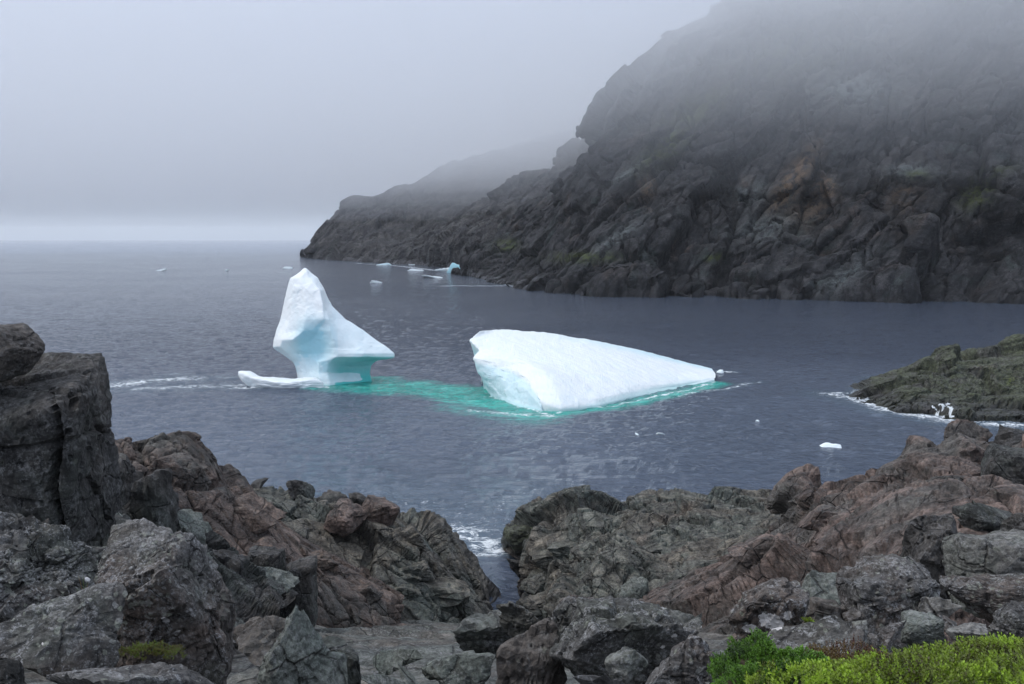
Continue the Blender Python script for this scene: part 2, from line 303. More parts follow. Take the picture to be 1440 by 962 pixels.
def sea_mat():
    g = NT('sea_water'); co = g.n('NewGeometry').outputs['Position']
    te = g.n('Attribute', attribute_name='teal').outputs['Fac']; fo = g.n('Attribute', attribute_name='foam').outputs['Fac']
    mpn = g.n('Mapping', {0: co, 2: (0, 0, 0.25)}); mpn.inputs[3].default_value = (0.7, 1.0, 1.0); wc = mpn.outputs[0]
    a = g.noise(wc, 0.11, 4, 0.6); b = g.noise(wc, 0.95, 5, 0.66, 0.5); c = g.noise(wc, 3.4, 4, 0.6, 0.3)
    gust = g.ramp(g.noise(wc, 0.018, 3, 0.6), 0.35, 0.65, 0.65, 1.15)
    hgt = g.math('ADD', g.math('MULTIPLY', a, 0.5), g.math('MULTIPLY', b, 0.95)); hgt = g.math('ADD', hgt, g.math('MULTIPLY', c, 0.16)); hgt = g.math('MULTIPLY', hgt, gust)
    tz = g.noise(wc, 0.30, 6, 0.75, 1.2); tn = g.ramp(g.math('ADD', te, g.math('MULTIPLY', g.math('SUBTRACT', tz, 0.5), 1.1)), 0.1, 0.85)
    tn = g.math('MULTIPLY', tn, g.ramp(te, 0.0, 0.3))
    col = g.mix(tn, (0.070, 0.090, 0.130), g.mix(g.ramp(tz, 0.35, 0.65), (0.004, 0.20, 0.17), (0.05, 0.46, 0.38)))
    fn = g.noise(wc, 1.4, 8, 0.75, 1.5); lace = g.math('SUBTRACT', 1.0, g.math('ABSOLUTE', g.math('MULTIPLY', g.math('SUBTRACT', g.noise(wc, 0.7, 6, 0.7, 1.0), 0.5), 9.0)))
    lace = g.math('MAXIMUM', lace, 0.0)
    fm = g.ramp(g.math('ADD', g.math('ADD', fo, g.math('MULTIPLY', fn, 0.9)), g.math('MULTIPLY', lace, 0.22)), 0.98, 1.22)
    fm = g.math('MULTIPLY', fm, g.ramp(fo, 0.02, 0.2))
    col = g.mix(g.math('MULTIPLY', fo, 0.30), col, (0.16, 0.30, 0.33))
    col = g.mix(fm, col, (0.80, 0.84, 0.86)); ro = g.ramp(fm, 0, 1, 0.10, 0.8)
    bs = g.n('BsdfPrincipled', {'Base Color': col, 'Roughness': ro, 'IOR': 1.333})
    bp = g.n('Bump', {'Strength': 1.0, 'Distance': 0.95, 'Height': hgt}); g.t.links.new(bp.outputs[0], bs.inputs['Normal'])
    g.t.links.new(bs.outputs[0], g.out.inputs[0]); return g.m
M_sea = sea_mat()
def leaf_mat(name, c1, c2):
    g = NT(name); at = g.n('Attribute', attribute_name='hue').outputs['Fac']
    bs = g.n('BsdfPrincipled', {'Base Color': g.mix(at, c1, c2), 'Roughness': 0.55}); tr = g.n('BsdfTranslucent', {'Color': g.mix(at, c1, c2)})
    mx = g.n('MixShader', {0: 0.3}); g.t.links.new(bs.outputs[0], mx.inputs[1]); g.t.links.new(tr.outputs[0], mx.inputs[2])
    g.t.links.new(mx.outputs[0], g.out.inputs[0]); return g.m
def plain(name, c, rough=0.7):
    g = NT(name); co = g.n('NewGeometry').outputs['Position']
    bs = g.n('BsdfPrincipled', {'Base Color': g.mix(g.ramp(g.noise(co, 9, 5), .3, .7), tuple(x * .7 for x in c), c), 'Roughness': rough})
    g.t.links.new(bs.outputs[0], g.out.inputs[0]); return g.m
def haze_mat(name, dens):
    g = NT(name); v = g.n('VolumePrincipled', {'Color': (0.98, 0.99, 1.0, 1), 'Density': dens, 'Anisotropy': 0.3}); g.t.links.new(v.outputs[0], g.out.inputs['Volume']); return g.m

# ------------------------------------------------------------------ sea
tx = np.r_[-4:-0.62:24j, np.linspace(-0.6, 0.6, 520), 0.62:4:24j]
py = np.r_[np.linspace(336.9, 345, 26)[:-1], np.linspace(345, 640, 280)[:-1], np.linspace(640, 900, 70)]
dd = WD(py); dd[0] = 12000; dd = np.minimum(dd, 12000)
dd = np.r_[dd, 36, 30, 20, 5, -40]
tx2, dg = np.meshgrid(tx, dd)
X = tx2 * np.maximum(dg, 60 * (dg < 40)); Y = dg
flat = np.stack([X, Y, np.zeros_like(X)], -1).reshape(-1, 3)
def seg(p, pts, w):
    """soft mask around a polyline of sea-level pixels; w = width in metres"""
    q = np.asarray([(a, b, WD(b)) for a, b in pts]); q = P(q)[:, :2]; best = np.full(len(p), 1e9)
    for a, b in zip(q[:-1], q[1:]):
        ab = b - a; t = np.clip(((p[:, :2] - a) @ ab) / (ab @ ab + 1e-9), 0, 1); best = np.minimum(best, np.linalg.norm(p[:, :2] - (a + t[:, None] * ab), axis=1))
    return np.clip(1 - best / w, 0, 1)
wob = fbm(flat / 7.0, 3, 5) * 2.0
fl = flat.copy(); fl[:, 1] += wob
teal = np.maximum.reduce([seg(fl, [(490, 540), (560, 545), (640, 552), (720, 562)], 9.0) * 1.5, seg(fl, [(470, 536), (530, 533)], 4.5) * 1.6, seg(fl, [(700, 560), (760, 578)], 5.5) * 2.2, seg(fl, [(775, 585), (850, 574), (930, 556), (1005, 538)], 3.4) * 1.0, seg(fl, [(640, 575), (760, 590)], 6) * .5])
teal = np.clip(teal, 0, 1)
foam = np.maximum.reduce([seg(fl, [(160, 543), (215, 535), (270, 533)], 7.0) * .54, seg(fl, [(200, 546), (270, 543), (335, 541)], 6.0) * .5, seg(fl, [(240, 527), (330, 530)], 3.5) * .45, seg(fl, [(330, 545), (460, 544)], 3.0) * .6, seg(fl, [(440, 612), (720, 640)], 22) * .10, seg(fl, [(560, 585), (800, 615)], 14) * .14, seg(fl, [(480, 532), (560, 531), (690, 560)], 3) * .35,
    seg(fl, [(660, 578), (780, 585)], 3.5) * .5, seg(fl, [(1010, 522), (1035, 523)], 1.6) * .6, seg(fl, [(950, 556), (1070, 537)], 2.0) * .5, seg(fl, [(690, 556), (770, 583), (860, 570), (1005, 536)], 1.0) * .6,
    seg(fl, [(1170, 556), (1205, 560), (1260, 580), (1345, 592), (1450, 600)], 6.0) * .54, seg(fl, [(1200, 560), (1235, 532)], 3.0) * .55, seg(fl, [(1150, 552), (1210, 556)], 2.5) * .45,
    seg(fl, [(640, 745), (690, 770), (700, 792)], 6.5) * .52, seg(fl, [(560, 700), (640, 720), (700, 735)], 14) * .34, seg(fl, [(740, 690), (660, 735)], 8) * .36,
    seg(fl, [(500, 370), (560, 374), (660, 386), (740, 405)], 8) * .7, seg(fl, [(630, 402), (700, 402)], 7) * .8, seg(fl, [(1110, 712), (1160, 690)], 2.5) * .4,
    seg(fl, [(740, 407), (870, 417), (1000, 420), (1300, 425), (1450, 428)], 2.5) * .42, seg(fl, [(180, 720), (400, 640), (900, 650), (1000, 600)], 60) * .10])
amp = 0.12 * np.clip(230 / np.maximum(flat[:, 1], 1), 0, 1)
foam = np.minimum(foam, .56); pool = seg(flat, [(705, 802), (716, 850)], 3.0); amp = amp * (1 - np.clip(pool * 2, 0, 1)); foam = foam * (1 - np.clip(pool * 2.5, 0, 1))
cw_, sw_ = math.cos(.5), math.sin(.5); wv = (flat * np.array([0.50, 0.95, 1])) @ RM.T; wv = wv + .35 * np.stack([vnoise(wv * 1.3 + 5, 91), vnoise(wv * 1.3 + 9, 92), vnoise(wv * 1.3, 93)], 1); zz = fbm(wv, 3, 60, 0.55) * amp * 2
Vs = flat.copy(); Vs[:, 2] = zz
sea = mesh('sea', Vs, gridfaces(len(dd), len(tx))[:, ::-1], M_sea, base=(0, 0, 0), attrs=dict(teal=teal, foam=foam))
tag(sea, kind='structure')

# ------------------------------------------------------------------ cliffs and headlands
def wl(pts, z=-2.0): return [(a, b, float(WD(b))) for a, b in pts]
def PW(w): return P(np.asarray(w, float))
def sink(row, z):    # a row of pixel points pushed under water at the same distance
    q = P(row); q[:, 2] = z; return q
def rows_w(*rows): return [P(np.array(r, float)) if not isinstance(r, np.ndarray) else r for r in rows]
def pixel(V): return 720 + F * V[:, 0] / (V[:, 1] * math.cos(PITCH) - (V[:, 2] - H) * math.sin(PITCH)), 481 - F * (V[:, 1] * math.sin(PITCH) + (V[:, 2] - H) * math.cos(PITCH)) / (V[:, 1] * math.cos(PITCH) - (V[:, 2] - H) * math.sin(PITCH))
def spots(V, L):
    x, y = pixel(V); o = 0
    for cx, cy, sx, sy, an, am in L:
        c, s_ = math.cos(math.radians(an)), math.sin(math.radians(an)); dx, dy = x - cx, y - cy; o = np.maximum(o, am * np.exp(-(((dx * c - dy * s_) / sx) ** 2 + ((dx * s_ + dy * c) / sy) ** 2)))
    return o
def wsheet(name, rows, nu, nv, mat, sz, seed, M=None, k=1.0, lump=(), ridge=False, sm=2, shade=True, atts=None, crisp=False, crestk=False):
    G = smooth(loft(rows_w(*rows), nu, nv, world=True, crest=len(rows) - 2 if crisp or crestk else None), sm)
    V, n, flip = rock2(G, sz, seed, M, k, lump, ridge, crisp); Fc = gridfaces(nv, nu)
    if flip: Fc = Fc[:, ::-1]
    return mesh(name, V, Fc, mat, shade=shade, attrs={k_: spots(V, v_) for k_, v_ in (atts or {}).items()}), V, n

CB = basis(-1.0, 0.3, (1.9, 1.25, 0.85))
# nearest cliff
wlc = [(655, 384), (690, 397), (740, 407), (870, 416), (1000, 419), (1300, 424), (1800, 434)]
w0 = np.array(wl(wlc)); f0 = sink(w0, -3.0)
low = [(662, 372, 548), (700, 368, 500), (760, 372, 440), (860, 362, 372), (1000, 370, 362), (1300, 370, 335), (1800, 372, 300)]
mid = [(668, 368, 570), (730, 330, 540), (800, 285, 500), (870, 250, 440), (1000, 240, 400), (1300, 240, 362), (1800, 240, 325)]
hi = [(672, 367, 585), (745, 312, 565), (822, 262, 540), (852, 158, 500), (975, 100, 455), (1300, 90, 400), (1800, 70, 350)]
top = [(676, 366, 600), (760, 300, 590), (836, 226, 570), (866, 134, 545), (900, 108, 540), (1022, 18, 520), (1300, -110, 470), (1800, -260, 400)]
bk = P(np.array(top)); bk[:, 1] += 120; bk[:, 2] += 12; bk[:, 0] += 60
o, _, _ = wsheet('cliff', (f0, PW(w0), low, mid, hi, top, bk), 800, 370, M_cliff, 36.0, 11, M=CB, k=0.82, crisp=True, lump=((70, 6), (25, 2.5)), ridge=True, atts=dict(
    ochre=[(1118, 250, 14, 55, -35, 1.5), (1160, 262, 14, 16, 0, 1.5), (910, 262, 10, 14, 0, 1.2), (1130, 300, 40, 20, 20, .8), (1270, 262, 30, 40, 0, .5)],
    scree=[(1205, 125, 50, 22, 0, 1.5), (1280, 240, 34, 10, 0, 1.5), (1080, 320, 45, 18, 10, 1.0), (1055, 270, 24, 20, 0, .8), (1180, 395, 50, 12, 40, 1.0), (880, 245, 30, 6, 35, 1.2), (860, 340, 45, 9, 35, 1.2)],
    moss=[(935, 208, 40, 14, 38, 1.5), (985, 150, 60, 20, 35, .9), (1372, 275, 22, 16, 30, 1.4), (1395, 245, 30, 8, 20, 1.0), (820, 362, 40, 7, 0, 1.6), (712, 345, 16, 8, 0, 1.6), (1005, 362, 12, 6, 0, 1.6), (1290, 245, 18, 6, 0, 1.2), (1120, 70, 120, 40, 10, .6)]))
tag(o, kind='structure')
# low ledges at the cliff's foot
ledge_w = [(662, 386), (700, 398), (745, 408), (800, 413), (870, 417), (960, 419)]
lw = np.array(wl(ledge_w)); lw[:, 2] -= 4
# middle cliff behind it
w1 = np.array([(540, 369, WD(369)), (600, 373, WD(373)), (665, 380, WD(380)), (800, 392, WD(392)), (950, 398, WD(398))])
a1 = [(548, 360, 850), (600, 350, 760), (668, 330, 640), (800, 300, 560), (950, 300, 540)]
b1 = [(556, 352, 900), (610, 330, 850), (690, 300, 720), (800, 240, 640), (950, 200, 620)]
c1 = [(562, 350, 930), (640, 318, 880), (722, 262, 780), (752, 246, 700), (795, 242, 690), (802, 212, 700), (862, 180, 700), (960, 120, 700)]
d1 = P(np.array(c1, float)); d1[:, 1] += 150; d1[:, 0] += 60; d1[:, 2] += 5
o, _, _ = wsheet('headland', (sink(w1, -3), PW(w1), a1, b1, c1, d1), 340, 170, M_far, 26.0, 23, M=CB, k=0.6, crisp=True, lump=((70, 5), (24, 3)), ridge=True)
tag(o, kind='structure')
# far headland sinking into the fog
w2 = np.array([(418, 361, WD(361)), (470, 366, WD(366)), (520, 369, WD(369)), (600, 373, WD(373)), (760, 380, WD(380))])
a2 = [(430, 355, 1020), (475, 340, 960), (530, 335, 920), (610, 335, 880), (780, 330, 860)]
b2 = [(440, 345, 1060), (480, 315, 1020), (530, 300, 990), (610, 290, 960), (790, 260, 930)]
c2 = [(445, 338, 1100), (470, 305, 1090), (492, 284, 1080), (530, 276, 1070), (570, 262, 1060), (630, 236, 1050), (710, 210, 1040), (790, 186, 1030), (900, 170, 1020)]
d2 = P(np.array(c2, float)); d2[:, 1] += 200; d2[:, 0] += 80; d2[:, 2] += 3
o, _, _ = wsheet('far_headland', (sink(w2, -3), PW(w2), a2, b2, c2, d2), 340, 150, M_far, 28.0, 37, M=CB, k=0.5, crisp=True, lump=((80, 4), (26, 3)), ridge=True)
tag(o, kind='structure')

# ------------------------------------------------------------------ foreground bedrock
Z = lambda row: np.array(row, float)
gr = [[(-700, y, d), (-300, y, d), (0, y - 5, d), (330, y, d), (700, y + (12 if d > 20 else 0), d), (1040, y, d), (1440, y - 8, d), (1800, y - 10, d), (2200, y - 10, d)] for y, d in ((1300, 3.2), (1190, 4.2), (1110, 5.5), (1030, 8), (965, 13), (915, 20), (892, 28), (878, 36), (868, 44))]
last = P(Z([(x, 868, 60) for x in (-700, -300, 0, 330, 700, 1040, 1440, 1800, 2200)])); last[:, 2] = -4
rear = P(Z([(x, 1300, 3.2) for x in (-700, -300, 0, 330, 700, 1040, 1440, 1800, 2200)])); rear[:, 1] = -6; rear[:, 2] = 17.2
o, _, _ = wsheet('bedrock', [rear] + gr + [last], 300, 420, M_slab, 2.6, 71, M=basis(0.5, 0.5, (2.2, 1, .7)), k=0.35)
tag(o, kind='structure')

# outcrops: foot, face, crest, far side under water
def outcrop(name, label, crest, foot, mat, sz, seed, nu, nv, M=None, k=1.0, face=0.42, bulge=0.16, back=7.0, blocks=0, bs=(1.0, 2.2), bmat=None, group=None, cat='rock', brange=(0.05, .95)):
    c = P(Z(crest)); f = P(Z(foot)); n = 40; t = np.linspace(0, 1, n)
    c = cr_interp(c, t); f = cr_interp(f, t); up = (c - f)
    m1 = f + up * 0.33 + np.array([0, -1.0, 0.5]) * (np.linalg.norm(up, axis=1)[:, None] * bulge); m2 = f + up * 0.70 + np.array([0, -1.0, 0.6]) * (np.linalg.norm(up, axis=1)[:, None] * bulge * .9)
    f0_ = f.copy(); f0_[:, 2] -= 2.0; f0_[:, 1] -= 0.3
    b1_ = c + np.array([0, back * .45, 0]); b1_[:, 2] -= 0.28 * np.maximum(c[:, 2] + 2, 1); b2_ = c + np.array([0, back, 0]); b2_[:, 2] = np.minimum(c[:, 2] - 3, -2.5)
    rr = [f0_, f, m1, m2, c, b1_, b2_]
    base = tuple(f.mean(0)); e = None
    nu, nv = int(nu * .72), int(nv * .74); G = smooth(loft(rr, nu, nv, world=True, crest=4), 1)
    V, _n, flip = rock2(G, sz, seed, M, k); Fc = gridfaces(nv, nu)
    if flip: Fc = Fc[:, ::-1]
    if blocks:
        e = bpy.data.objects.new(name, None); COL.objects.link(e); e.location = base; tag(e, label, cat, group)
        mesh('bedrock_face', V, Fc, mat, parent=e, shade=False); rng = random.Random(seed)
        Vg = V.reshape(nv, nu, 3)
        for i in range(blocks):
            a = int(nv * rng.uniform(0.12, 0.66)); b = int(nu * rng.uniform(*brange)); q = Vg[a, b]; s_ = rng.uniform(*bs) * rng.choice((.6, .8, 1))
            bv, bf = rock_shape(seed * 100 + i, 4, (s_ * rng.uniform(.9, 1.6), s_ * .8, s_ * rng.uniform(.45, .8)), rot=(rng.uniform(.3, .9) if M is MS2 else rng.uniform(-.9, -.2)), sharp=24, boxy=.9, nplanes=7, det=1.1)
            mesh('block', bv + q - np.array([0, -.35 * s_, s_ * .3]), bf, bmat or mat, parent=e, shade=False)
    else:
        e = tag(mesh(name, V, Fc, mat, base=base, shade=False), label, cat, group)
    return e
_ICO = {}
def ico(n):
    if n not in _ICO:
        bm = bmesh.new(); bmesh.ops.create_icosphere(bm, subdivisions=n, radius=1)
        _ICO[n] = (np.array([v.co[:] for v in bm.verts]), np.array([[v.index for v in f.verts] for f in bm.faces])); bm.free()
    return _ICO[n]
def rock_shape(seed, sub, r, rot=0.0, sharp=22, nplanes=11, taper=0.0, det=1.0, boxy=0.0, lean=0.0):
    rng = np.random.RandomState(seed % 100000); U, Fc = ico(sub)
    n = rng.normal(size=(nplanes, 3)); n /= np.linalg.norm(n, axis=1)[:, None]; dist = rng.uniform(.66, 1.0, nplanes)
    if boxy:
        ax = np.vstack([np.eye(3), -np.eye(3)]) + rng.normal(size=(6, 3)) * .13; ax /= np.linalg.norm(ax, axis=1)[:, None]
        n = np.vstack([n, ax]); dist = np.r_[dist + .12, np.full(6, 1 - .3 * boxy)]
    sharp = sharp * 1.6; q = np.clip(U @ n.T, 0, None) / dist
    r0 = (q ** sharp).sum(1) ** (-1 / sharp); V = U * r0[:, None]
    V[:, 0] *= 1 - taper * V[:, 2]; V[:, 0] += lean * V[:, 2]
    c, s = math.cos(rot), math.sin(rot); V = V @ np.array([[c, 0, s], [0, 1, 0], [-s, 0, c]])
    mn, mx = V.min(0), V.max(0); V = (V - (mn + mx) / 2) / (mx - mn) * 2 * np.array(r)
    # surface break-up
    s_ = float(np.prod(r)) ** (1 / 3); nn = V / (np.array(r) ** 2); nn /= np.linalg.norm(nn, axis=1)[:, None] + 1e-9
    off = rng.uniform(-50, 50, 3); p = V + off; Mb = basis(rng.uniform(-.6, .6), rng.uniform(0, 3), (1.6, 1.1, .7))
    d = 0.09 * facets(p, s_ * .8, seed % 997, Mb, crack=.8, cw=.05) + .065 * fbm(p / s_ * 1.1, 5, seed % 991, .55) + .02 * fbm(p / s_ * 6, 3, 4, ridge=True)
    if sub >= 4: d = d + .034 * facets(p, s_ * .3, seed % 983, Mb, crack=1.2, cw=.08)
    if sub >= 5: d = d + .012 * facets(p, s_ * .11, seed % 977, crack=1.2, cw=.12) + .016 * fbm(p / s_ * 12, 4, 8)
    return V + nn * (d * s_ * det)[:, None], Fc
MS = basis(-0.6, 0.5, (2.2, 1.0, 0.8)); MS2 = basis(0.65, 0.4, (2.2, 1.0, 0.8))
# left ridges
outcrop('rocky_ridge', 'grey brown jointed ridge sloping down to the still pool in the gully', [(300, 715, 51), (350, 688, 51), (390, 684, 51), (440, 695, 51), (500, 700, 51), (560, 713, 51.5), (610, 738, 52), (640, 781, 52), (663, 814, 51.5), (686, 850, 51), (704, 880, 50.5)],
        [(300, 800, 43), (400, 850, 43), (500, 870, 44), (600, 880, 45), (660, 886, 46), (700, 892, 47)], M_olive, 5.0, 101, 620, 300, MS2, .7, back=12, blocks=11, bs=(.8, 1.6), bmat=M_olive, brange=(.05, .7))
outcrop('reddish_outcrop', 'reddish brown peaked outcrop behind the big dark boulder', [(110, 660, 38), (160, 640, 39), (215, 630, 40), (262, 619, 41), (300, 640, 42), (345, 690, 42.5), (400, 745, 43), (470, 790, 43.5), (560, 840, 44)],
        [(100, 790, 31), (200, 810, 31), (290, 840, 32), (400, 868, 34), (500, 880, 37), (600, 886, 40)], M_red2, 5.5, 111, 560, 320, MS2, .62, back=9, blocks=7, bs=(.8, 1.5), bmat=M_red2)
# centre
outcrop('rocky_outcrop', 'greenish grey jointed outcrop in the middle with a tan crest against the sea', [(714, 778, 60), (728, 752, 61), (754, 724, 62), (785, 702, 61), (840, 692, 60), (880, 712, 59), (925, 696, 58), (985, 696, 57), (1050, 706, 56), (1085, 702, 55), (1120, 730, 53), (1180, 760, 50)],
        [(752, 805, 57), (760, 855, 50), (812, 872, 44), (880, 874, 40), (980, 868, 36), (1080, 860, 35), (1180, 850, 34)], M_olive, 5.0, 121, 640, 300, MS2, .7, back=8, blocks=22, bs=(.8, 1.9), brange=(.18, .95))
outcrop('rock_spur', 'dark green grey tent shaped spur with folded layers below the middle outcrop', [(775, 862, 43), (800, 815, 44), (838, 762, 45), (868, 750, 45), (905, 772, 44.5), (950, 800, 43), (985, 828, 42), (1020, 852, 41)],
        [(770, 885, 38), (850, 880, 37), (930, 878, 37), (1020, 880, 37)], M_olive, 3.4, 131, 420, 240, MS2, .7, back=6)
# right
outcrop('reddish_ridge', 'long reddish ridge rising to the right with slanting fractured layers', [(880, 870, 37), (950, 842, 38), (1050, 795, 40), (1110, 745, 42), (1122, 702, 43), (1175, 692, 42), (1235, 678, 41), (1285, 672, 40), (1330, 700, 38), (1375, 742, 35), (1420, 790, 31)],
        [(880, 895, 30), (980, 890, 27), (1080, 880, 23), (1180, 850, 20), (1280, 820, 19), (1360, 810, 19), (1430, 805, 20)], M_red, 5.0, 141, 640, 340, MS, .6, back=7, blocks=12, bs=(.7, 1.4))
outcrop('brown_outcrop', 'brown and dark grey mound of split rock at the right edge above the ridge', [(1235, 712, 41), (1262, 684, 40), (1296, 660, 39), (1338, 630, 38), (1372, 622, 37), (1410, 628, 36), (1460, 622, 36), (1560, 605, 35), (1750, 580, 35)],
        [(1260, 740, 34), (1330, 765, 30), (1400, 800, 26), (1480, 810, 24), (1750, 810, 24)], M_brown, 5.0, 151, 420, 280, MS, .6, back=7, blocks=8, bs=(1.0, 1.9), bmat=M_red)
outcrop('rock_wall', 'dark grey mossy rock face between the big dark boulder and the reddish outcrop', [(60, 700, 24), (120, 655, 25), (160, 662, 25.5), (205, 700, 26), (235, 735, 26.5), (290, 770, 27), (345, 815, 28), (400, 862, 29)],
        [(60, 860, 17), (140, 870, 16), (230, 880, 16), (320, 890, 17), (410, 900, 19)], M_dark, 3.2, 161, 400, 280, MS2, .8, back=5, blocks=9, bs=(.5, 1.0), bmat=M_green)
# islet on the right
iw = np.array(wl([(1196, 563), (1225, 570), (1262, 579), (1340, 591), (1440, 598), (1600, 606), (1800, 615)]))
ic = [(1200, 561, 124), (1218, 545, 127), (1245, 525, 129), (1285, 508, 130), (1314, 502, 130), (1322, 489, 130), (1350, 490, 130), (1385, 490, 130), (1412, 478, 130), (1440, 470, 130), (1600, 455, 130), (1800, 450, 130)]
im = [(1204, 562, 123), (1235, 556, 121), (1275, 545, 120), (1340, 552, 118), (1440, 555, 116), (1600, 555, 114), (1800, 560, 112)]
ib = P(Z(ic)); ib[:, 1] += 18; ib[:, 2] = -4
o, IV, INn = wsheet('rocky_islet', (sink(iw, -3), PW(iw), im, ic, ib), 460, 220, M_islet, 6.0, 171, M=MS, k=.75, shade=False, crestk=True)
tag(o, 'low green brown rocky point reaching into the bay at the right edge', 'islet')

def wash(V, N_, nv, nu, regions, seed):
    x, y = pixel(V); m = np.zeros(len(V), bool); nz = fbm(V * np.array([1, .5, .3]) / .38, 5, seed, .65)
    for x0, y0, x1, y1, th in regions: m |= (x > x0) & (x < x1) & (y > y0 + (x - x0) * 0) & (y < y1) & (nz > th)
    m = m & (V[:, 1] < 124); F4 = gridfaces(nv, nu); F4 = F4[m[F4].sum(1) >= 3]; idx = np.unique(F4); mp_ = np.zeros(len(V), int); mp_[idx] = np.arange(len(idx))
    Vw = V[idx] + N_[idx] * (.03 + .05 * np.clip(nz[idx], 0, 1))[:, None]; return Vw, mp_[F4]
Vw, Fw = wash(IV, INn, 220, 460, [(1310, 567, 1344, 589, .06), (1228, 575, 1246, 583, .1), (1286, 577, 1296, 587, .15)], 5)
tag(mesh('surf', Vw, Fw, plain('white_water', (0.66, 0.71, 0.74), 0.5)), 'white water running off the dark foot of the green brown point', kind='stuff')
